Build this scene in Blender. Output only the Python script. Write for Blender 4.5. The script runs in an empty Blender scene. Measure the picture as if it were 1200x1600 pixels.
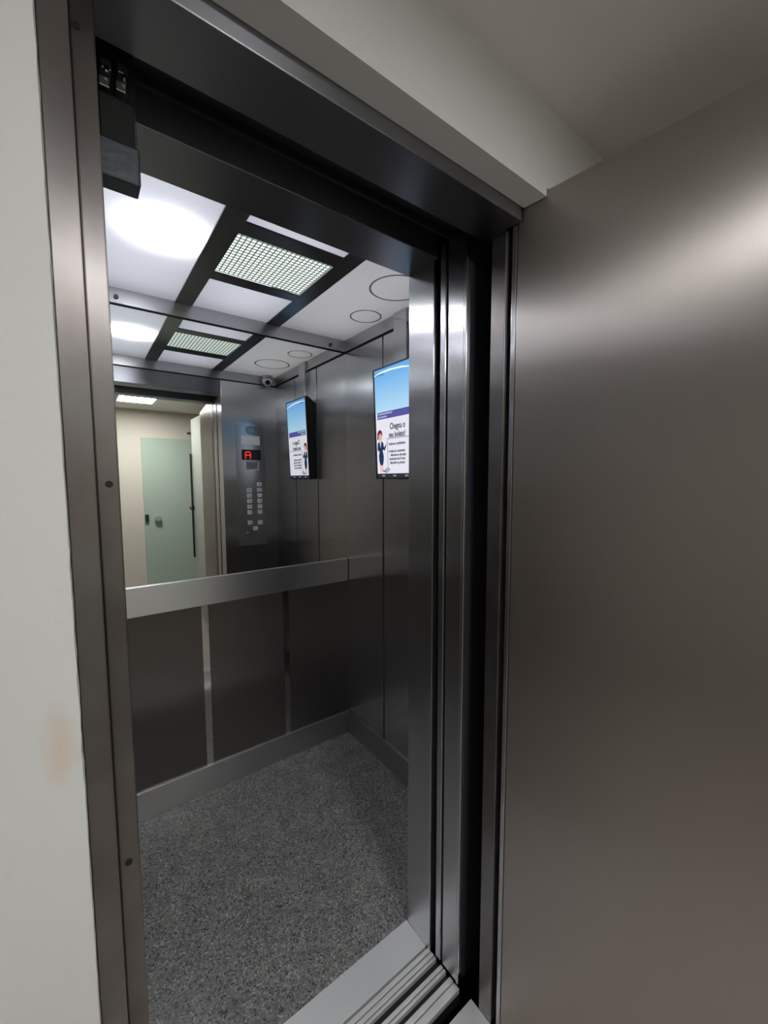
import bpy, bmesh, math, random
from mathutils import Vector, Matrix
random.seed(4)
S = bpy.context.scene
COL = S.collection

# ------------------------------------------------------------------ camera
YAW, PITCH, ROLL, FPX = .64082, .08035, -.0029, 633.0
F = Vector((math.sin(YAW)*math.cos(PITCH), math.cos(YAW)*math.cos(PITCH), -math.sin(PITCH)))
R0 = Vector((math.cos(YAW), -math.sin(YAW), 0)); U0 = R0.cross(F)
RT = R0*math.cos(ROLL)+U0*math.sin(ROLL); UP = -R0*math.sin(ROLL)+U0*math.cos(ROLL)
cd = bpy.data.cameras.new('camera'); cam = bpy.data.objects.new('camera', cd); COL.objects.link(cam)
cd.sensor_fit = 'VERTICAL'; cd.sensor_height = 36; cd.lens = FPX*36/1600; cd.clip_start = .01
m = Matrix((RT, UP, -F)).transposed().to_4x4(); m.translation = Vector((0, 0, 1.4)); cam.matrix_world = m
S.camera = cam

# ------------------------------------------------------------------ light and exposure
w = bpy.data.worlds.new('world'); S.world = w; w.use_nodes = True
w.node_tree.nodes['Background'].inputs[0].default_value = (0, 0, 0, 1)
w.node_tree.nodes['Background'].inputs[1].default_value = 0
S.view_settings.view_transform = 'Standard'; S.view_settings.look = 'None'
S.view_settings.gamma = 1; S.view_settings.use_curve_mapping = False
S.view_settings.exposure = 0.0
CAB_LAMP = 20.0        # round lamp above the acrylic ceiling panel
FAN_LAMP = 1.5         # lamp behind the fan grille
LOBBY_LAMP = 66.0       # square lamp in the lobby ceiling
SCREEN = 1.0
LAMP_SPOT = 44.0       # glow disc added under the panel as the round lamp's bright spot
BOX_FILL = 1.6        # glowing boards added in the ceiling box to brighten the panels

# ------------------------------------------------------------------ helpers
def bx(bm, x0, x1, y0, y1, z0, z1):
    v = [bm.verts.new((x, y, z)) for x in (x0, x1) for y in (y0, y1) for z in (z0, z1)]
    for f in ((0,1,3,2), (4,6,7,5), (0,4,5,1), (2,3,7,6), (0,2,6,4), (1,5,7,3)):
        bm.faces.new([v[i] for i in f])
def boxes(*bs):
    bm = bmesh.new()
    for b in bs: bx(bm, *b)
    return bm
def prism(pts, z0, z1, bm=None):
    bm = bm or bmesh.new()
    a = [bm.verts.new((x, y, z0)) for x, y in pts]; b = [bm.verts.new((x, y, z1)) for x, y in pts]
    n = len(pts)
    bm.faces.new(a[::-1]); bm.faces.new(b)
    for i in range(n): bm.faces.new((a[i], a[(i+1) % n], b[(i+1) % n], b[i]))
    return bm
def cyl(r, z0, z1, cx=0, cy=0, n=32, bm=None, r2=None):
    bm = bm or bmesh.new(); r2 = r if r2 is None else r2
    a = []; b = []
    for i in range(n):
        t = 2*math.pi*i/n
        a.append(bm.verts.new((cx+r*math.cos(t), cy+r*math.sin(t), z0)))
        b.append(bm.verts.new((cx+r2*math.cos(t), cy+r2*math.sin(t), z1)))
    bm.faces.new(a[::-1]); bm.faces.new(b)
    for i in range(n): bm.faces.new((a[i], a[(i+1) % n], b[(i+1) % n], b[i]))
    return bm
def ring(r0, r1, z0, z1, cx, cy, n=72):
    bm = bmesh.new(); q = []
    for i in range(n):
        t = 2*math.pi*i/n; c, s = math.cos(t), math.sin(t)
        q.append([bm.verts.new((cx+r*c, cy+r*s, z)) for r, z in ((r0, z0), (r1, z0), (r1, z1), (r0, z1))])
    for i in range(n):
        A, B = q[i], q[(i+1) % n]
        for k in range(4): bm.faces.new((A[k], A[(k+1) % 4], B[(k+1) % 4], B[k]))
    return bm
def turn(bm, mat):
    bmesh.ops.transform(bm, matrix=mat, verts=bm.verts); return bm
def obj(name, bm, mat, parent=None, bevel=0, smooth=False):
    bmesh.ops.recalc_face_normals(bm, faces=bm.faces)
    me = bpy.data.meshes.new(name); bm.to_mesh(me); bm.free()
    o = bpy.data.objects.new(name, me); COL.objects.link(o); me.materials.append(mat)
    if parent: o.parent = parent
    if bevel:
        b = o.modifiers.new('bevel', 'BEVEL'); b.width = bevel; b.segments = 2; b.limit_method = 'ANGLE'
    if smooth:
        for p in me.polygons: p.use_smooth = True
    return o
def tag(o, label, cat, group=None, kind=None):
    o['label'] = label; o['category'] = cat
    if group: o['group'] = group
    if kind: o['kind'] = kind
    return o
def thing(name, label, cat, loc=(0, 0, 0), group=None, mat=None):
    o = bpy.data.objects.new(name, None); COL.objects.link(o); o.empty_display_size = .05
    if mat is not None: o.matrix_world = mat
    else: o.location = loc
    return tag(o, label, cat, group)
def struct(name, bm, mat, label, cat, bevel=0):
    return tag(obj(name, bm, mat, bevel=bevel), label, cat, kind='structure')
def frame(org, xa, ya):
    xa = Vector(xa).normalized(); ya = Vector(ya).normalized(); za = xa.cross(ya)
    mm = Matrix((xa, ya, za)).transposed().to_4x4(); mm.translation = Vector(org); return mm
FONTS = {}
def text(name, s, size, x, y, z, mat, parent, sx=1.0, bold=0.0, depth=.0004):
    c = bpy.data.curves.new('t', 'FONT'); c.body = s; c.size = size; c.offset = bold; c.extrude = depth/2
    c.resolution_u = 3
    t = bpy.data.objects.new('t', c); COL.objects.link(t)
    dg = bpy.context.evaluated_depsgraph_get(); dg.update()
    me = bpy.data.meshes.new_from_object(t.evaluated_get(dg)); bpy.data.objects.remove(t)
    me.transform(Matrix.Translation((x, y, z)) @ Matrix.Diagonal((sx, 1, 1, 1)))
    me.materials.clear(); me.materials.append(mat)
    o = bpy.data.objects.new(name, me); COL.objects.link(o); o.parent = parent
    return o

# ------------------------------------------------------------------ materials
def base(name):
    mt = bpy.data.materials.new(name); mt.use_nodes = True; nt = mt.node_tree
    return mt, nt, nt.nodes['Principled BSDF'], nt.links
def plain(name, c, rough=.5, metal=0, emit=None, es=0, bump=0, bscale=60):
    mt, nt, p, L = base(name)
    p.inputs['Base Color'].default_value = (*c, 1); p.inputs['Roughness'].default_value = rough
    p.inputs['Metallic'].default_value = metal
    if emit: p.inputs['Emission Color'].default_value = (*emit, 1); p.inputs['Emission Strength'].default_value = es
    if bump:
        tc = nt.nodes.new('ShaderNodeTexCoord'); n = nt.nodes.new('ShaderNodeTexNoise'); n.inputs['Scale'].default_value = bscale
        n.inputs['Detail'].default_value = 4
        b = nt.nodes.new('ShaderNodeBump'); b.inputs['Strength'].default_value = bump; b.inputs['Distance'].default_value = .002
        L.new(tc.outputs['Object'], n.inputs['Vector']); L.new(n.outputs['Fac'], b.inputs['Height']); L.new(b.outputs[0], p.inputs['Normal'])
    return mt
def steel(name, c, rough=.3, aniso=.8, brush='Z', metal=1, streak=.02, wave=.0, mottle=.0):
    """brushed stainless steel; brush = direction of the brush lines"""
    mt, nt, p, L = base(name); N = nt.nodes.new
    p.inputs['Metallic'].default_value = metal; p.inputs['Anisotropic'].default_value = aniso
    ax = {'X': (1, 0, 0), 'Y': (0, 1, 0), 'Z': (0, 0, 1)}[brush]
    g = N('ShaderNodeNewGeometry'); cr = N('ShaderNodeVectorMath'); cr.operation = 'CROSS_PRODUCT'
    cr.inputs[1].default_value = ax
    L.new(g.outputs['True Normal'], cr.inputs[0]); L.new(cr.outputs[0], p.inputs['Tangent'])
    sc = {'X': (3, 700, 700), 'Y': (700, 3, 700), 'Z': (700, 700, 3)}[brush]
    mp = N('ShaderNodeMapping'); mp.inputs['Scale'].default_value = sc
    L.new(g.outputs['Position'], mp.inputs[0])
    n = N('ShaderNodeTexNoise'); n.inputs['Scale'].default_value = 1; n.inputs['Detail'].default_value = 3
    L.new(mp.outputs[0], n.inputs['Vector'])
    r = N('ShaderNodeMapRange'); r.inputs['To Min'].default_value = rough-streak; r.inputs['To Max'].default_value = rough+streak
    L.new(n.outputs['Fac'], r.inputs[0]); L.new(r.outputs[0], p.inputs['Roughness'])
    mix = N('ShaderNodeMix'); mix.data_type = 'RGBA'
    mix.inputs[6].default_value = (*[v*.96 for v in c], 1); mix.inputs[7].default_value = (*[min(1, v*1.04) for v in c], 1)
    L.new(n.outputs['Fac'], mix.inputs[0]); out = mix.outputs[2]
    if mottle:
        n3 = N('ShaderNodeTexNoise'); n3.inputs['Scale'].default_value = 9; n3.inputs['Detail'].default_value = 6
        L.new(g.outputs['Position'], n3.inputs['Vector'])
        m2 = N('ShaderNodeMix'); m2.data_type = 'RGBA'; m2.blend_type = 'MULTIPLY'; m2.inputs[0].default_value = mottle
        cr2 = N('ShaderNodeValToRGB'); cr2.color_ramp.elements[0].position = .35; cr2.color_ramp.elements[1].position = .65
        cr2.color_ramp.elements[0].color = (.55, .42, .36, 1)
        L.new(n3.outputs['Fac'], cr2.inputs[0]); L.new(out, m2.inputs[6]); L.new(cr2.outputs[0], m2.inputs[7]); out = m2.outputs[2]
    L.new(out, p.inputs['Base Color'])
    if wave:
        n2 = N('ShaderNodeTexNoise'); n2.inputs['Scale'].default_value = 2.2; n2.inputs['Detail'].default_value = 1
        b = N('ShaderNodeBump'); b.inputs['Strength'].default_value = 1; b.inputs['Distance'].default_value = wave
        L.new(g.outputs['Position'], n2.inputs['Vector']); L.new(n2.outputs['Fac'], b.inputs['Height']); L.new(b.outputs[0], p.inputs['Normal'])
    return mt
M = {}
M['steel_wall'] = steel('brushed_steel_wall', (.56, .56, .58), .25, .95, 'Z', wave=.005)
M['steel_dark'] = steel('brushed_steel_dark', (.22, .205, .20), .32, .93, 'Z', wave=.002)
M['steel_h'] = steel('brushed_steel_horizontal', (.50, .50, .51), .32, .7, 'X')
M['steel_hy'] = steel('brushed_steel_horizontal_y', (.50, .50, .51), .32, .7, 'Y')
M['steel_rail'] = steel('brushed_steel_rail', (.62, .62, .64), .30, .6, 'X')
M['steel_frame'] = steel('brushed_steel_frame', (.27, .258, .262), .38, .75, 'Z', mottle=.4)
M['steel_header'] = steel('brushed_steel_header', (.25, .25, .275), .36, .8, 'X')
M['steel_door'] = steel('brushed_steel_landing_door', (.45, .42, .405), .36, .96, 'Z', streak=.02, wave=.004)
M['steel_jamb'] = steel('brushed_steel_jamb', (.60, .60, .62), .26, .95, 'Z', wave=.004)
M['steel_ceil'] = steel('ceiling_grid_steel', (.16, .16, .17), .30, .7, 'Y')
M['polished'] = plain('polished_steel', (.55, .54, .53), .08, 1)
M['chrome'] = plain('chrome', (.8, .8, .82), .12, 1)
M['alu'] = steel('aluminium_sill', (.74, .75, .76), .42, .5, 'X', metal=.45)
M['mirror'] = plain('mirror_silver', (.80, .82, .80), .0, 1)
M['black'] = plain('black_plastic', (.012, .012, .014), .35)
M['matte_black'] = plain('black_rubber', (.008, .008, .009), .7)
M['shaft'] = plain('shaft_concrete', (.02, .02, .022), .9, bump=.4)
M['track'] = plain('track_steel_leaf_shade', (.025, .03, .04), .6, .3)
M['mech'] = plain('greased_steel', (.09, .10, .12), .45, .8, bump=.3, bscale=90)
M['plenum'] = plain('white_plenum', (.85, .85, .85), .6)
M['paint_beige'] = plain('beige_paint', (.66, .61, .54), .7, bump=.2, bscale=30)
M['paint_ceiling'] = plain('ceiling_paint', (.80, .78, .75), .75, bump=.15, bscale=20)
M['lobby_floor'] = plain('lobby_tile', (.50, .46, .42), .35)
M['paint_left'] = plain('taupe_paint', (.5, .46, .42), .6)
M['white_plastic'] = plain('white_plastic', (.90, .90, .92), .4)
M['label_grey'] = plain('grey_sticker', (.30, .32, .34), .5)
M['ring'] = plain('ring_shadow_grey', (.72, .71, .70), .6)
M['brass'] = plain('copper_knob', (.42, .22, .14), .3, 1)
M['green_lock'] = plain('dark_green_lock', (.01, .05, .025), .3)
M['hole'] = plain('dark_hole', (.01, .008, .008), .8)
M['white_leaf'] = plain('pale_leaf', (.36, .38, .35), .35)

def wall_paint():
    mt, nt, p, L = base('white_wall_paint'); N = nt.nodes.new
    p.inputs['Roughness'].default_value = .6
    g = N('ShaderNodeNewGeometry')
    n = N('ShaderNodeTexNoise'); n.inputs['Scale'].default_value = 3; n.inputs['Detail'].default_value = 5
    L.new(g.outputs['Position'], n.inputs['Vector'])
    cr = N('ShaderNodeValToRGB'); cr.color_ramp.elements[0].color = (.64, .65, .66, 1); cr.color_ramp.elements[1].color = (.74, .745, .75, 1)
    L.new(n.outputs['Fac'], cr.inputs[0])
    # small orange stain on the plaster
    mp = N('ShaderNodeMapping'); mp.vector_type = 'POINT'
    mp.inputs['Location'].default_value = (.030*55, 0, -1.137*22); mp.inputs['Scale'].default_value = (55, 0, 22)
    n4 = N('ShaderNodeTexNoise'); n4.inputs['Scale'].default_value = 40
    L.new(g.outputs['Position'], n4.inputs['Vector'])
    L.new(g.outputs['Position'], mp.inputs[0])
    ln = N('ShaderNodeVectorMath'); ln.operation = 'LENGTH'; L.new(mp.outputs[0], ln.inputs[0])
    ad = N('ShaderNodeMath'); ad.operation = 'ADD'; L.new(ln.outputs['Value'], ad.inputs[0]); L.new(n4.outputs['Fac'], ad.inputs[1])
    mr = N('ShaderNodeMapRange'); mr.inputs['From Min'].default_value = .6; mr.inputs['From Max'].default_value = 1.5
    mr.inputs['To Min'].default_value = .45; mr.inputs['To Max'].default_value = 0
    L.new(ad.outputs[0], mr.inputs[0])
    mx = N('ShaderNodeMix'); mx.data_type = 'RGBA'; L.new(mr.outputs[0], mx.inputs[0]); L.new(cr.outputs[0], mx.inputs[6])
    mx.inputs[7].default_value = (.66, .44, .26, 1); L.new(mx.outputs[2], p.inputs['Base Color'])
    b = N('ShaderNodeBump'); b.inputs['Strength'].default_value = .35; b.inputs['Distance'].default_value = .002
    n5 = N('ShaderNodeTexNoise'); n5.inputs['Scale'].default_value = 35; n5.inputs['Detail'].default_value = 5
    L.new(g.outputs['Position'], n5.inputs['Vector']); L.new(n5.outputs['Fac'], b.inputs['Height']); L.new(b.outputs[0], p.inputs['Normal'])
    return mt
M['wall_white'] = wall_paint()
def granite():
    mt, nt, p, L = base('grey_granite'); N = nt.nodes.new
    p.inputs['Roughness'].default_value = .38
    g = N('ShaderNodeNewGeometry')
    v = N('ShaderNodeTexVoronoi'); v.inputs['Scale'].default_value = 260; L.new(g.outputs['Position'], v.inputs['Vector'])
    bw = N('ShaderNodeSeparateColor'); L.new(v.outputs['Color'], bw.inputs[0])
    cr = N('ShaderNodeValToRGB'); cr.color_ramp.interpolation = 'CONSTANT'
    E = cr.color_ramp.elements; E[0].position = 0; E[0].color = (.05, .05, .053, 1); E[1].position = .16; E[1].color = (.165, .165, .163, 1)
    for pos, c in ((.45, (.215, .212, .205, 1)), (.72, (.27, .265, .255, 1)), (.92, (.42, .415, .40, 1))):
        e = E.new(pos); e.color = c
    L.new(bw.outputs[0], cr.inputs[0])
    n = N('ShaderNodeTexNoise'); n.inputs['Scale'].default_value = 14; n.inputs['Detail'].default_value = 6
    L.new(g.outputs['Position'], n.inputs['Vector'])
    c2 = N('ShaderNodeValToRGB'); c2.color_ramp.elements[0].position = .3; c2.color_ramp.elements[0].color = (.75, .76, .78, 1)
    c2.color_ramp.elements[1].position = .7; c2.color_ramp.elements[1].color = (1.1, 1.08, 1.05, 1); L.new(n.outputs['Fac'], c2.inputs[0])
    mx = N('ShaderNodeMix'); mx.data_type = 'RGBA'; mx.blend_type = 'MULTIPLY'; mx.inputs[0].default_value = 1
    L.new(cr.outputs[0], mx.inputs[6]); L.new(c2.outputs[0], mx.inputs[7]); L.new(mx.outputs[2], p.inputs['Base Color'])
    return mt
M['granite'] = granite()
def acrylic():
    mt = bpy.data.materials.new('opal_acrylic'); mt.use_nodes = True; nt = mt.node_tree; nt.nodes.clear(); N = nt.nodes.new; L = nt.links
    o = N('ShaderNodeOutputMaterial'); t = N('ShaderNodeBsdfTranslucent'); d = N('ShaderNodeBsdfDiffuse'); a = N('ShaderNodeMixShader')
    t.inputs[0].default_value = (.90, .90, .95, 1); d.inputs[0].default_value = (.78, .77, .78, 1); a.inputs[0].default_value = .5
    gl = N('ShaderNodeBsdfGlossy'); gl.inputs['Roughness'].default_value = .2; b = N('ShaderNodeMixShader'); b.inputs[0].default_value = .03
    L.new(t.outputs[0], a.inputs[1]); L.new(d.outputs[0], a.inputs[2]); L.new(a.outputs[0], b.inputs[1]); L.new(gl.outputs[0], b.inputs[2]); L.new(b.outputs[0], o.inputs[0])
    return mt
M['acrylic'] = acrylic()
def emit(name, c, s):
    mt = bpy.data.materials.new(name); mt.use_nodes = True; nt = mt.node_tree; nt.nodes.clear()
    o = nt.nodes.new('ShaderNodeOutputMaterial'); e = nt.nodes.new('ShaderNodeEmission')
    e.inputs[0].default_value = (*c, 1); e.inputs[1].default_value = s; nt.links.new(e.outputs[0], o.inputs[0]); return mt
M['cab_lamp'] = emit('cab_lamp_glow', (.93, .96, 1.0), CAB_LAMP)
M['box_fill'] = emit('box_fill', (.90, .92, 1.0), BOX_FILL)
M['box_fill_dim'] = emit('box_fill_dim', (1.0, .97, .94), BOX_FILL*.55)
M['lamp_spot'] = emit('lamp_spot_glow', (.92, .95, 1.0), LAMP_SPOT)
M['fan_lamp'] = emit('fan_lamp_glow', (.92, 1.0, .93), FAN_LAMP)
M['lobby_lamp'] = emit('lobby_lamp_glow', (1.0, .99, .96), LOBBY_LAMP)
M['red_led'] = emit('red_led', (1.0, .03, .04), 1.6)
M['led_dot'] = emit('white_led', (1, 1, 1), .5)
for n_, c_ in dict(s_white=(.80, .80, .90), s_navy=(.02, .04, .10), s_text=(.03, .03, .05), s_purple=(.10, .10, .36), s_skin=(.80, .42, .34),
                   s_hair=(.16, .03, .04), s_grey=(.40, .42, .50), s_swoosh=(.85, .95, 1.0), s_bar=(.03, .03, .05), s_icon=(.25, .25, .28)).items():
    M[n_] = emit('screen_'+n_[2:], c_, SCREEN)
def sky_screen():
    mt = bpy.data.materials.new('screen_sky'); mt.use_nodes = True; nt = mt.node_tree; nt.nodes.clear(); N = nt.nodes.new; L = nt.links
    o = N('ShaderNodeOutputMaterial'); e = N('ShaderNodeEmission'); e.inputs[1].default_value = SCREEN
    tc = N('ShaderNodeTexCoord'); sp = N('ShaderNodeSeparateXYZ'); L.new(tc.outputs['Object'], sp.inputs[0])
    mr = N('ShaderNodeMapRange'); mr.inputs['From Min'].default_value = .30; mr.inputs['From Max'].default_value = .47; L.new(sp.outputs[1], mr.inputs[0])
    cr = N('ShaderNodeValToRGB'); cr.color_ramp.elements[0].color = (.45, .72, .92, 1); cr.color_ramp.elements[1].color = (.14, .42, .85, 1)
    L.new(mr.outputs[0], cr.inputs[0]); L.new(cr.outputs[0], e.inputs[0]); L.new(e.outputs[0], o.inputs[0]); return mt
M['s_sky'] = sky_screen()
def frosted():
    mt, nt, p, L = base('frosted_green_glass')
    p.inputs['Base Color'].default_value = (.50, .60, .52, 1); p.inputs['Roughness'].default_value = .30
    p.inputs['Transmission Weight'].default_value = .15
    return mt
M['frosted'] = frosted()

# ================================================================== SETTING
XL, XR, YF, YB, ZC = -.022, 1.135, .902, 1.854, 2.11     # inside of the car
JX = .762                                                # right edge of the car opening
# car shell
struct('floor', boxes((XL-.02, XR+.02, .906, YB+.02, -.03, 0)), M['granite'], 'speckled grey granite floor inside the elevator car', 'floor')
wb = boxes((XL-.02, .391, YB+.003, YB+.02, 0, 2.2), (.421, .764, YB+.003, YB+.02, 0, 2.2), (.794, XR+.02, YB+.003, YB+.02, 0, 2.2),
           (.391, .421, YB+.010, YB+.02, 0, 2.2), (.764, .794, YB+.010, YB+.02, 0, 2.2))
struct('wall_back', wb, M['steel_dark'], 'dark brushed steel back wall of the elevator car below the mirror', 'wall')
wr = []
ys = [.90, 1.222, 1.528, YB+.02]
for a, b in zip(ys, ys[1:]): wr.append((XR, XR+.02, a+(.006 if a > 1 else 0), b-(.006 if b < 1.8 else 0), 0, 2.2))
wr.append((XR+.012, XR+.022, .90, YB+.02, 0, 2.2))
struct('wall_right', boxes(*wr), M['steel_wall'], 'brushed steel right wall of the elevator car behind the screen', 'wall', bevel=.001)
struct('wall_left', boxes((XL-.02, XL, .80, YB+.02, 0, 2.2)), M['steel_wall'], 'brushed steel left wall of the elevator car', 'wall')
wf = boxes((JX, XR+.02, .801, YF, 0, 2.2), (XL-.02, .035, .801, YF, 0, 2.2))
struct('wall_front', wf, M['steel_jamb'], 'brushed steel front return of the elevator car carrying the button panel', 'wall', bevel=.0015)
struct('trim_1', boxes((.035, JX, .785, YF, 1.963, 2.2)), M['steel_header'], 'brushed steel header above the car opening', 'header', bevel=.0015)
struct('ceiling', boxes((XL-.02, XR+.02, .80, YB+.02, 2.24, 2.26), (XL-.02, XL-.01, .91, YB+.02, 2.12, 2.24), (XR, XR+.02, .91, YB+.02, 2.2, 2.24)),
       M['plenum'], 'white light box above the elevator ceiling panels', 'ceiling')
# strips in the joints of the back wall
struct('trim_2', boxes((.392, .420, YB+.004, YB+.012, .12, .86)), M['polished'], 'narrow polished strip in the left joint of the back wall', 'strip')
struct('trim_3', boxes((.765, .793, YB+.004, YB+.012, .12, .86)), M['polished'], 'narrow polished strip in the right joint of the back wall', 'strip')
# baseboards
struct('baseboard_back', boxes((XL, XR, YB-.006, YB+.004, 0, .12)), M['steel_h'], 'brushed steel skirting along the back wall of the car', 'baseboard', bevel=.001)
struct('baseboard_right', boxes((XR-.009, XR+.001, YF, YB-.006, 0, .12)), M['steel_hy'], 'brushed steel skirting along the right wall of the car', 'baseboard', bevel=.001)
struct('baseboard_left', boxes((XL-.001, XL+.009, YF, YB-.006, 0, .12)), M['steel_hy'], 'brushed steel skirting along the left wall of the car', 'baseboard', bevel=.001)
# trims below the ceiling
t = struct('trim_4', boxes((XL, XR, YB-.008, YB+.004, 2.056, 2.114)), M['steel_h'], 'brushed steel ceiling trim along the back wall with two screws', 'trim', bevel=.001)
for sx in (.139, 1.043):
    obj('screw', turn(cyl(.008, 0, .006), frame((sx, YB-.008, 2.078), (1, 0, 0), (0, 0, 1))), M['mech'], t, bevel=.001)
struct('trim_5', boxes((XR-.010, XR+.002, YF, YB-.008, 2.056, 2.114)), M['steel_hy'], 'brushed steel ceiling trim along the right wall', 'trim', bevel=.001)
struct('trim_6', boxes((XL, XR, YF-.002, YF+.008, 2.056, 2.114)), M['steel_h'], 'brushed steel ceiling trim along the front wall seen in the mirror', 'trim', bevel=.001)
struct('trim_7', boxes((XL-.002, XL+.010, YF, YB-.008, 2.056, 2.114)), M['steel_hy'], 'brushed steel ceiling trim along the left wall', 'trim', bevel=.001)
struct('trim_8', boxes((XL, XR, YB-.001, YB+.004, 2.050, 2.056), (XR-.002, XR+.002, YF, YB, 2.050, 2.056), (XL, XR, YF-.001, YF+.002, 2.050, 2.056)),
       M['matte_black'], 'thin black shadow gap under the ceiling trim', 'gap')

# lobby shell
def plaster_edge():
    bm = boxes((-1.6, -.058, .50, .66, 0, 2.14))
    vs = []; n = 150           # hand-finished plaster edge beside the frame
    for i in range(n+1):
        x = -.013+random.gauss(0, .00025); z = 2.14*i/n
        vs.append([bm.verts.new(v) for v in ((-.058, .50, z), (x, .50, z), (x, .549, z))])
    for i in range(n):
        for k in range(2): bm.faces.new((vs[i][k], vs[i][k+1], vs[i+1][k+1], vs[i+1][k]))
    return bm
struct('wall_lobby_front', plaster_edge(), M['wall_white'], 'white plastered wall left of the elevator door frame with a faint orange stain', 'wall')
ab = boxes((-.02, 2.2, .549, .66, 2.05, 2.14), (-.014, 2.2, .50, .549, 1.988, 2.14))
prism([(-.014, .50), (.7872, .50), (.7815, .549), (-.014, .549)], 1.972, 1.988, ab)
struct('wall_above_door', ab, M['wall_white'], 'white plastered wall strip above the elevator door frame', 'wall')
struct('wall_behind_door', boxes((.862, 2.2, .50, .66, 0, 1.972)), M['wall_white'], 'white wall right of the entrance hidden by the open door', 'wall')
struct('floor_lobby', boxes((-1.6, 2.2, -1.3, .58, -.05, 0)), M['lobby_floor'], 'brown tiled lobby floor outside the elevator', 'floor')
struct('ceiling_lobby', boxes((-1.6, 2.2, -1.3, .66, 2.14, 2.2)), M['paint_ceiling'], 'grey beige lobby ceiling above the entrance', 'ceiling')
struct('wall_opposite', boxes((-1.6, 2.2, -1.36, -1.3, 0, 2.14)), M['paint_beige'], 'beige lobby wall facing the elevator seen in the mirror', 'wall')
struct('wall_lobby_left', boxes((-1.66, -1.6, -1.36, .66, 0, 2.2)), M['paint_left'], 'lobby side wall left of the camera', 'wall')
struct('wall_lobby_right', boxes((2.2, 2.26, -1.36, .66, 0, 2.2)), M['paint_beige'], 'lobby side wall behind the open landing door', 'wall')
# shaft between landing and car
struct('wall_shaft', boxes((-.30, -.28, .66, .80, -.4, 2.6), (1.5, 1.52, .66, .80, -.4, 2.6), (-.30, 1.52, .80, .805, -.4, -.04),
       (-.3, 1.52, .66, .80, 2.6, 2.62), (-.3, 1.52, .62, .82, -.42, -.40), (XR+.03, 1.52, .80, .81, -.04, 2.6), (-.3, XL-.03, .80, .81, -.04, 2.6),
       (-.3, 1.52, .655, .665, 2.0, 2.6)), M['shaft'], 'black elevator shaft seen in the gap beside the car', 'wall')

# ================================================================== LANDING DOOR FRAME
fr = thing('landing_door_frame', 'stained brushed steel landing door frame set in the white wall', 'door frame', (0, .6, 0))
def loc(bm, o): return turn(bm, Matrix.Translation(-Vector(o.location)))
obj('jamb', loc(boxes((-.013, .0135, .55, .655, 0, 1.972)), fr), M['steel_frame'], fr, bevel=.0015)
ds = obj('door_stop', loc(boxes((.0150, .0385, .600, .655, 0, 1.972)), fr), M['steel_frame'], fr, bevel=.002)
obj('rebate_gap', loc(boxes((.0130, .0160, .606, .650, 0, 1.96)), fr), M['hole'], fr)
for hx, hz in ((.0275, 1.395), (.0255, .897), (.021, 1.905)):
    obj('screw_hole', turn(cyl(.0042, -.001, .0006), frame((hx, .600, hz), (1, 0, 0), (0, 0, 1)) if False else Matrix.Translation(-Vector(fr.location)) @ frame((hx, .600, hz), (1, 0, 0), (0, 0, 1))), M['hole'], ds)
obj('header', loc(boxes((-.013, .777, .550, .648, 1.945, 2.05), (.777, .86, .587, .648, 1.945, 2.05)), fr), M['steel_header'], fr, bevel=.0015)
obj('jamb', loc(boxes((.775, .86, .587, .626, 0, 1.945)), fr), M['steel_frame'], fr, bevel=.0015)

# open landing door -------------------------------------------------
dd = Vector((.115, -.9934, 0)).normalized(); nn = Vector((-dd.y, dd.x, 0))   # nn points to +x side (outer face)
if nn.x < 0: nn = -nn
D = Matrix((dd, nn, Vector((0, 0, 1)))).transposed().to_4x4(); D.translation = Vector((.780, .574, .012))
ld = thing('landing_door', 'wide brushed steel landing door swung open toward the camera', 'door', mat=D)
obj('door_leaf', boxes((.012, .72, 0, .035, 0, 1.973)), M['steel_door'], ld, bevel=.0015)
obj('edge_strip', boxes((0, .0105, -.001, .036, 0, 1.973)), M['steel_jamb'], ld, bevel=.001)
h = obj('pull_handle', turn(cyl(.012, -.18, .18), Matrix.Translation((.66, .08, 1.05))), M['chrome'], ld, smooth=False)
obj('handle_post', turn(cyl(.007, 0, .05), Matrix.Translation((.66, .035, .90)) @ Matrix.Rotation(-math.pi/2, 4, 'X')), M['chrome'], h)
obj('handle_post', turn(cyl(.007, 0, .05), Matrix.Translation((.66, .035, 1.20)) @ Matrix.Rotation(-math.pi/2, 4, 'X')), M['chrome'], h)

# sliding car doors, parked at the right ----------------------------
c1 = thing('sliding_car_door', 'narrow edge of the rear sliding car door next to the car return', 'sliding door', (JX, .767, 0))
obj('door_leaf', loc(boxes((.768, 1.15, .756, .779, .012, 1.99)), c1), M['track'], c1, bevel=.002)  # leaf coloured dark to paint in the shade of the shaft gap
obj('leading_edge', loc(boxes((.762, .768, .758, .777, .012, 1.99)), c1), M['steel_jamb'], c1, bevel=.002)
c2 = thing('sliding_car_door', 'wider leading edge of the front sliding car door beside the black gap', 'sliding door', (JX, .72, 0))
obj('door_leaf', loc(boxes((.770, 1.15, .692, .750, .012, 1.99)), c2), M['track'], c2, bevel=.002)  # dark leaf colour stands in for the unlit shaft here too
obj('leading_edge', loc(boxes((.763, .770, .696, .750, .012, 1.99)), c2), M['steel_jamb'], c2, bevel=.002)
obj('edge_lip', loc(boxes((.761, .775, .687, .696, .012, 1.99)), c2), M['steel_jamb'], c2, bevel=.002)
obj('screw', turn(cyl(.0022, 0, .002), Matrix.Translation(-Vector(c2.location)) @ frame((.763, .746, 1.205), (0, -1, 0), (0, 0, 1))), M['chrome'], c2)

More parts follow.
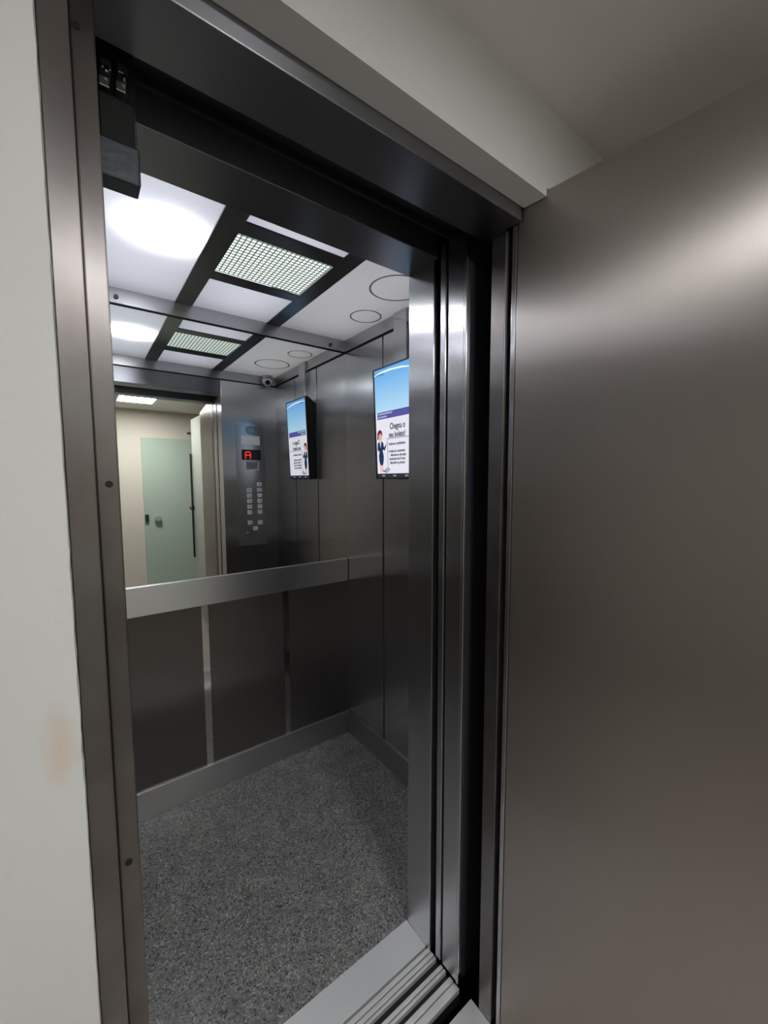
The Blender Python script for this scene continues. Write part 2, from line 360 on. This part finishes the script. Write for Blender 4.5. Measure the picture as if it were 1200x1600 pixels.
# door track and operator above the gap
tr = thing('track_housing', 'dark door track box in the gap above the car opening', 'door track', (.4, .73, 2.0))
obj('housing', loc(boxes((-.02, 1.15, .700, .783, 2.02, 2.18)), tr), M['track'], tr, bevel=.002)
obj('rail', loc(boxes((-.02, 1.15, .712, .722, 2.004, 2.02), (-.02, 1.15, .755, .765, 2.004, 2.02)), tr), M['track'], tr)
lk = thing('lock_mechanism', 'dark greasy door lock mechanism hanging at the top left of the entrance', 'lock mechanism', (.06, .70, 1.82))
obj('backplate', loc(boxes((.030, .090, .715, .722, 1.862, 2.03)), lk), M['mech'], lk, bevel=.001)
obj('lower_block', loc(boxes((.040, .0895, .690, .725, 1.812, 1.862)), lk), M['mech'], lk, bevel=.003)
obj('housing', loc(boxes((.045, .086, .700, .716, 1.862, 1.925)), lk), M['matte_black'], lk, bevel=.002)
obj('side_bracket', loc(boxes((.028, .044, .690, .700, 1.800, 1.985)), lk), M['mech'], lk, bevel=.001)
for i, (x, z) in enumerate(((.052, 1.935), (.071, 1.938), (.055, 1.958), (.074, 1.962))):
    obj('contact_block', loc(boxes((x-.006, x+.006, .696, .716, z-.006, z+.006)), lk), M['steel_h'], lk, bevel=.001)
for x, z in ((.055, 1.947), (.076, 1.948)):
    obj('bolt', turn(cyl(.0032, 0, .006, n=6), Matrix.Translation(-Vector(lk.location)) @ frame((x, .694, z), (1, 0, 0), (0, 0, 1))), M['chrome'], lk)

# sills --------------------------------------------------------------
sl = thing('threshold_plate', 'bright aluminium car door sill with two black guide grooves', 'door sill', (.4, .8, 0))
obj('plate', loc(boxes((.036, .762, .817, .908, -.02, .001)), sl), M['alu'], sl, bevel=.0008)
ribs = [(.812, .800), (.797, .786), (.783, .776), (.758, .748), (.745, .737), (.722, .708), (.705, .686)]
for k, (y1, y0) in enumerate(ribs):
    obj('guide_rib', loc(boxes((.036, .766, y0, y1, -.03, -.001)), sl), M['alu'], sl, bevel=.0012)
obj('groove_bed', loc(boxes((.036, .766, .684, .8165, -.04, -.014)), sl), M['matte_black'], sl)
ls = thing('threshold_plate', 'aluminium landing sill corner in front of the dark gap', 'door sill', (.4, .62, 0))
obj('plate', loc(boxes((-.0, .775, .582, .652, -.02, .001)), ls), M['alu'], ls, bevel=.001)

# ================================================================== CAR FITTINGS
mi = tag(obj('mirror', boxes((XL, XR, YB-.0005, YB+.003, .975, 2.050)), M['mirror']), 'large frameless mirror on the back wall above the handrail', 'mirror')
hr = thing('handrail', 'flat brushed steel handrail band below the mirror', 'handrail', (.55, YB, .9))
obj('band', loc(boxes((XL+.003, XR-.003, YB-.010, YB-.002, .857, .977)), hr), M['steel_rail'], hr, bevel=.0015)
for a in (.20, .86): obj('bracket', loc(boxes((a, a+.04, YB-.002, YB+.003, .88, .95)), hr), M['mech'], hr)

# ceiling panels
def panel(x0, x1, y0, y1, label):
    bm = bmesh.new(); z = 2.112
    v = [bm.verts.new(p) for p in ((x0, y0, z), (x1, y0, z), (x1, y1, z), (x0, y1, z), (x0, y0, z+.003), (x1, y0, z+.003), (x1, y1, z+.003), (x0, y1, z+.003))]
    for f in ((0, 1, 2, 3), (0, 4, 5, 1), (1, 5, 6, 2), (2, 6, 7, 3), (3, 7, 4, 0)): bm.faces.new([v[i] for i in f])
    return tag(obj('acrylic_panel', bm, M['acrylic']), label, 'ceiling panel', 'white acrylic panels of the elevator ceiling')
panel(XL, .338, YF, YB, 'large left opal acrylic ceiling panel with the glowing lamp above it')
panel(.399, .714, YF, 1.171, 'small opal acrylic ceiling panel in front of the fan grille')
panel(.399, .714, 1.559, YB, 'small opal acrylic ceiling panel between fan grille and mirror')
pr_ = panel(.774, XR, YF, YB, 'large right opal acrylic ceiling panel with two ring shadows drawn in faint grey')
obj('ring_shadow', ring(.097, .105, 2.1108, 2.1118, .985, 1.235), M['ring'], pr_)  # grey rings stand in for shadow silhouettes of unlit downlights above the acrylic
obj('ring_shadow', ring(.063, .070, 2.1108, 2.1118, 1.037, 1.520), M['ring'], pr_)
cf = thing('panel_frame', 'dark steel frame of two long bars and cross bars holding the ceiling panels', 'ceiling frame', (.556, 1.37, 2.1))
for a, b in ((.337, .400), (.713, .775)):
    obj('long_bar', loc(boxes((a, b, YF, YB, 2.107, 2.1118)), cf), M['steel_ceil'], cf, bevel=.0008)
for a, b in ((1.170, 1.234), (1.501, 1.560)):
    obj('cross_bar', loc(boxes((.400, .713, a, b, 2.1075, 2.1118)), cf), M['steel_ceil'], cf, bevel=.0008)
fg = thing('fan_grille', 'bright square grid grille of the ceiling fan between dark bars', 'fan grille', (.5565, 1.3675, 2.11))
bm = bmesh.new(); nx, ny = 20, 16
for i in range(nx+1):
    x = .400+(.313)*i/nx; bx(bm, x-.0014, x+.0014, 1.234, 1.501, 2.1140, 2.1165)
for j in range(ny+1):
    y = 1.234+.267*j/ny; bx(bm, .400, .713, y-.0014, y+.0014, 2.1140, 2.1165)
obj('grid', loc(bm, fg), plain('grille_white', (.45, .52, .50), .4), fg)
obj('lamp_diffuser', loc(boxes((.400, .713, 1.234, 1.501, 2.1170, 2.121)), fg), M['fan_lamp'], fg)
lp = thing('round_lamp', 'round cool white lamp glowing through the left ceiling panel', 'ceiling light', (.233, 1.358, 2.14))
obj('diffuser', loc(cyl(.100, 2.131, 2.135, .233, 1.358, 48), lp), M['cab_lamp'], lp)
obj('housing', loc(cyl(.106, 2.136, 2.158, .233, 1.358, 48), lp), M['plenum'], lp)

obj('lens', loc(cyl(.080, 2.1100, 2.1116, .233, 1.358, 64), lp), M['lamp_spot'], lp)  # glowing disc added below the acrylic so lamp light reaches the car directly
lbx = thing('added_light_board', 'row of unseen light boards added in the elevator ceiling box to brighten the panels', 'light board', (.55, 1.37, 2.23))
for a, b in ((.00, .33), (.42, .70), (.80, 1.11)):  # unseen emitters added only to lift the panel brightness
    obj('board', loc(boxes((a, b, .95, 1.82, 2.228, 2.236)), lbx), M['box_fill'] if a < .7 else M['box_fill_dim'], lbx)
# camera dome in the front right corner
dm = thing('security_camera', 'grey dome security camera at the corner under the ceiling seen in the mirror', 'camera', (1.060, .945, 2.085))
bm = cyl(.036, -.004, .025, r2=.040); obj('housing', bm, M['chrome'], dm, bevel=.003)
bm = bmesh.new(); bmesh.ops.create_uvsphere(bm, u_segments=32, v_segments=16, radius=.034)
turn(bm, Matrix.Translation((0, .004, -.012))); obj('ball', bm, M['white_plastic'], dm, smooth=True)
bm = cyl(.016, 0, .010); turn(bm, Matrix.Translation((-.008, .030, -.024)) @ Matrix.Rotation(-math.radians(110), 4, 'X'))
ln_ = obj('lens', bm, M['black'], dm, bevel=.002)

# cable cover above the screen
cc = thing('cable_cover', 'vertical steel cable cover between ceiling trim and wall screen', 'cable cover', (1.12, 1.38, 1.9))
obj('cover', loc(boxes((1.112, XR, 1.335, 1.420, 1.86, 2.11)), cc), M['steel_wall'], cc, bevel=.0015)
obj('side_shadow_gap', loc(boxes((1.128, XR, 1.326, 1.335, 1.86, 2.11)), cc), M['black'], cc)

# ---------------------------------------------------------------- wall screen
TVW, TVH = .283, .483
T = frame((1.089, 1.516, 1.402), (0, -1, 0), (-.019, 0, .48))
tv = thing('advertising_screen', 'portrait advertising screen tilted on the right wall, showing a notice', 'screen', mat=T)
bm = bmesh.new()     # wedge housing: profile in y (up) / z (out), extruded along x
prof = [(0, -.006), (TVH, -.006), (TVH, -.020), (TVH-.035, -.062), (0, -.045)]
a = [bm.verts.new((.004, y, z)) for y, z in prof]; b = [bm.verts.new((TVW-.004, y, z)) for y, z in prof]
bm.faces.new(a); bm.faces.new(b[::-1])
for i in range(5): bm.faces.new((a[i], a[(i+1) % 5], b[(i+1) % 5], b[i]))
obj('housing', bm, M['black'], tv, bevel=.003)
obj('bezel', boxes((0, .011, 0, TVH, -.006, .002), (TVW-.008, TVW, 0, TVH, -.006, .002), (.008, TVW-.008, TVH-.007, TVH, -.006, .002), (.008, TVW-.008, 0, .006, -.006, .002)), M['black'], tv, bevel=.001)
sc = obj('screen', boxes((.008, TVW-.008, .005, TVH-.007, -.005, 0)), M['s_white'], tv)
def flat(name, pts, z, mat): return obj(name, prism(pts, z, z+.0003), mat, sc)
def rect(name, x0, x1, y0, y1, z, mat): return obj(name, boxes((x0, x1, y0, y1, z, z+.0003)), mat, sc)
rect('status_bar', .008, TVW-.008, .006, .024, .0002, M['s_bar'])
rect('sky_banner', .008, TVW-.008, .292, TVH-.007, .0002, M['s_sky'])
flat('white_swoosh', [(.011, .452), (.06, .4565), (.13, .4575), (.20, .453), (.274, .443), (.274, .447), (.20, .461), (.12, .466), (.05, .463), (.011, .456)], .0006, M['s_swoosh'])
text('banner_writing', 'Condomínio', .013, .022, .449, .0010, M['s_navy'], sc, sx=.9)
rect('purple_band', .024, .262, .262, .292, .0006, M['s_purple'])
text('band_writing', 'COMUNICADO IMPORTANTE', .0095, .030, .281, .0010, M['s_white'], sc, sx=.8)
text('band_writing', 'AOS MORADORES', .0095, .030, .268, .0010, M['s_white'], sc, sx=.8)
text('headline', 'Chegou o', .036, .112, .214, .0008, M['s_text'], sc, sx=.72, bold=.0008)
text('headline', 'seu boleto!', .034, .104, .179, .0008, M['s_text'], sc, sx=.72, bold=.0008)
obj('notice_border', boxes((.090, .264, .1735, .1755, .0003, .0006), (.090, .092, .050, .1735, .0003, .0006)), M['s_text'], sc)
text('notice_writing', 'Senhores condôminos', .0165, .101, .146, .0008, M['s_text'], sc, sx=.76, bold=.0004)
for i, s_ in enumerate(('A boleta de condomínio', 'referente ao mês atual', 'vencimento dia 10 está', 'disponível na portaria')):
    text('notice_writing', s_, .0155, (.098, .110, .102, .106)[i], .115-.0165*i, .0008, M['s_text'], sc, sx=.74, bold=.0004)
# drawn woman in navy suit
flat('drawn_hair', [(.018, .182), (.020, .205), (.032, .217), (.048, .215), (.056, .203), (.056, .188), (.048, .196), (.034, .192), (.026, .176), (.019, .172)], .0004, M['s_hair'])
flat('drawn_face', [(.027, .185), (.030, .200), (.046, .202), (.054, .190), (.050, .176), (.041, .168), (.031, .174)], .0006, M['s_skin'])
flat('drawn_hair', [(.026, .190), (.032, .212), (.050, .212), (.057, .196), (.048, .201), (.036, .200)], .0009, M['s_hair'])
flat('drawn_neck', [(.034, .160), (.034, .174), (.046, .174), (.046, .160)], .0005, M['s_skin'])
flat('drawn_suit', [(.020, .158), (.034, .168), (.041, .150), (.048, .168), (.060, .160), (.066, .138), (.078, .150), (.084, .148), (.070, .124), (.060, .130), (.055, .126),
                    (.062, .100), (.060, .078), (.054, .062), (.036, .060), (.028, .078), (.026, .104), (.032, .126), (.026, .122), (.022, .130), (.016, .124)], .0006, M['s_navy'])
flat('drawn_shirt', [(.035, .166), (.041, .138), (.047, .166), (.041, .170)], .0010, M['s_white'])
flat('drawn_arm', [(.078, .148), (.084, .146), (.092, .158), (.088, .161)], .0008, M['s_skin'])
for x in (.034, .047):
    flat('drawn_leg', [(x, .030), (x+.006, .030), (x+.008, .062), (x, .062)], .0004, M['s_skin'])
flat('drawn_paper', [(.055, .034), (.090, .028), (.110, .044), (.082, .052)], .0004, M['s_grey'])
flat('drawn_pen', [(.050, .036), (.080, .026), (.081, .029), (.052, .040)], .0009, M['s_navy'])
for x in (.045, .125, .205):
    rect('status_icon', x, x+.022, .011, .018, .0008, M['s_icon'])

# ---------------------------------------------------------------- button panel (front return, faces the mirror)
PX, PZ = 1.045, .945
P = frame((PX, YF, PZ), (-1, 0, 0), (0, 0, 1))
def lx(x): return PX-x
def lz(z): return z-PZ
cp = thing('control_panel', 'elevator button panel with red floor display, seen in the mirror', 'control panel', mat=P)
obj('faceplate', boxes((0, .195, 0, .842, 0, .003)), M['steel_rail'], cp, bevel=.0008)
bm = bmesh.new()
def rrect(cx, cy, w_, h_, r, n=6):
    pts = []
    for qx, qy, a0 in ((1, 1, 0), (-1, 1, 90), (-1, -1, 180), (1, -1, 270)):
        for i in range(n+1):
            t_ = math.radians(a0+90*i/n); pts.append((cx+qx*(w_/2-r)+r*math.cos(t_), cy+qy*(h_/2-r)+r*math.sin(t_)))
    return pts
em = obj('oval_emblem', prism(rrect(lx(.950), lz(1.738), .066, .050, .022), .003, .0045), M['mech'], cp)
obj('emblem_face', prism(rrect(lx(.950), lz(1.738), .058, .042, .019), .0045, .0052), M['steel_wall'], em)
obj('white_plate', boxes((lx(1.011), lx(.886), lz(1.636), lz(1.699), .003, .007)), M['white_plastic'], cp, bevel=.001)
dp = obj('floor_display', boxes((lx(1.016), lx(.885), lz(1.535), lz(1.606), .003, .005)), M['black'], cp)
cx_, cz_ = lx(.927), lz(1.568); w2, h2 = .017, .022
obj('display_letter', boxes((cx_-w2+.004, cx_+w2-.004, cz_+h2-.003, cz_+h2+.003, .005, .0056), (cx_-w2-.003, cx_-w2+.003, cz_-h2-.002, cz_+h2-.003, .005, .0056),
                            (cx_+w2-.003, cx_+w2+.003, cz_-h2-.002, cz_+h2-.003, .005, .0056), (cx_-w2+.003, cx_+w2-.003, cz_-.003, cz_+.003, .005, .0056)), M['red_led'], dp)
lb = obj('capacity_sticker', boxes((lx(.999), lx(.907), lz(1.464), lz(1.527), .003, .0036)), M['label_grey'], cp)
obj('sticker_border', boxes((lx(.999), lx(.907), lz(1.464), lz(1.468), .0036, .0042), (lx(.911), lx(.907), lz(1.464), lz(1.527), .0036, .0042), (lx(.999), lx(.995), lz(1.464), lz(1.527), .0036, .0042)), M['white_plastic'], lb)
for i in range(3):
    rows = [(lx(.990), lx(.920)), (lx(.985), lx(.918)), (lx(.978), lx(.930))][i]
    obj('sticker_line', boxes((rows[0], rows[1], lz(1.507-.013*i), lz(1.511-.013*i), .0036, .0040)), M['black'], lb)
names = ['11', '9', '7', '5', '3', '1', '10', '8', '6', '4', '2']
pos = [(1.001, 1.368-.0384*i) for i in range(6)]+[(.929, 1.329-.0384*i) for i in range(5)]
for (x, z), s_ in zip(pos, names):
    b_ = obj('floor_button', prism(rrect(lx(x), lz(z), .031, .027, .004, 3), .003, .0075), M['white_plastic'], cp)
    text('button_number', s_, .017, lx(x)-(.009 if len(s_) > 1 else .005), lz(z)-.006, .0079, M['black'], b_)
    obj('braille_mark', boxes((lx(x)+.032, lx(x)+.045, lz(z)+.004, lz(z)+.009, .003, .0036)), M['label_grey'], cp)
for x, z, s_ in ((.929, 1.104, '<>'), (1.001, 1.101, '><'), (.965, 1.061, '!')):
    b_ = obj('service_button', prism(rrect(lx(x), lz(z), .031, .027, .004, 3), .003, .0075), M['white_plastic'], cp)
    text('button_number', s_, .014, lx(x)-(.008 if len(s_) > 1 else .002), lz(z)-.005, .0079, M['black'], b_)
for x, z in ((.909, 1.033), (.979, 1.032), (.909, .994), (.979, .993)):
    obj('key_switch', cyl(.006, .003, .008, lx(x), lz(z), 20), M['chrome'], cp, bevel=.001)

# ================================================================== LOBBY THINGS (seen in the mirror)
ll = thing('square_lamp', 'square lobby ceiling lamp seen at the top of the mirror', 'ceiling light', (.44, -.61, 2.13))
obj('diffuser', boxes((-.14, .14, -.165, .165, -.006, .004)), M['lobby_lamp'], ll)
obj('frame', boxes((-.152, .152, -.177, -.165, -.008, .010), (-.152, .152, .165, .177, -.008, .010), (-.152, -.14, -.165, .165, -.008, .010), (.14, .152, -.165, .165, -.008, .010)), M['white_plastic'], ll)
gd = thing('glass_door', 'pale green frosted glass door across the lobby seen in the mirror', 'door', (.78, -1.285, 0))
obj('glass_leaf', boxes((-.255, .262, -.006, .006, .01, 1.85)), M['frosted'], gd, bevel=.001)
obj('lock', boxes((-.250, -.215, .006, .030, .955, 1.035)), M['green_lock'], gd, bevel=.006)
bm = cyl(.032, .006, .05); turn(bm, Matrix.Rotation(-math.pi/2, 4, 'X')); turn(bm, Matrix.Translation((-.130, 0, .985)))
obj('knob', bm, plain('knob_grey', (.32, .35, .32), .3), gd, bevel=.004)
wl = thing('side_door', 'pale narrow door leaf with long dark pull bar seen in the mirror', 'door', (.93, -.5, 0))
bm = boxes((-.025, .0, -.23, .24, .01, 2.0))
lf = obj('door_leaf', bm, M['white_leaf'], wl, bevel=.01)
obj('pull_bar', boxes((-.050, -.034, -.215, -.190, .62, 1.66)), M['black'], wl, bevel=.003)
hb = obj('clamp', boxes((-.025, -.005, -.25, -.215, 1.82, 1.90)), M['black'], wl, bevel=.002)
obj('clamp_arm', boxes((-.060, -.025, -.245, -.225, 1.852, 1.872)), M['black'], hb, bevel=.002)
bm = bmesh.new(); bmesh.ops.create_uvsphere(bm, u_segments=24, v_segments=12, radius=.028); turn(bm, Matrix.Translation((-.038, -.232, 1.12)))
obj('knob', bm, M['brass'], wl, smooth=True)
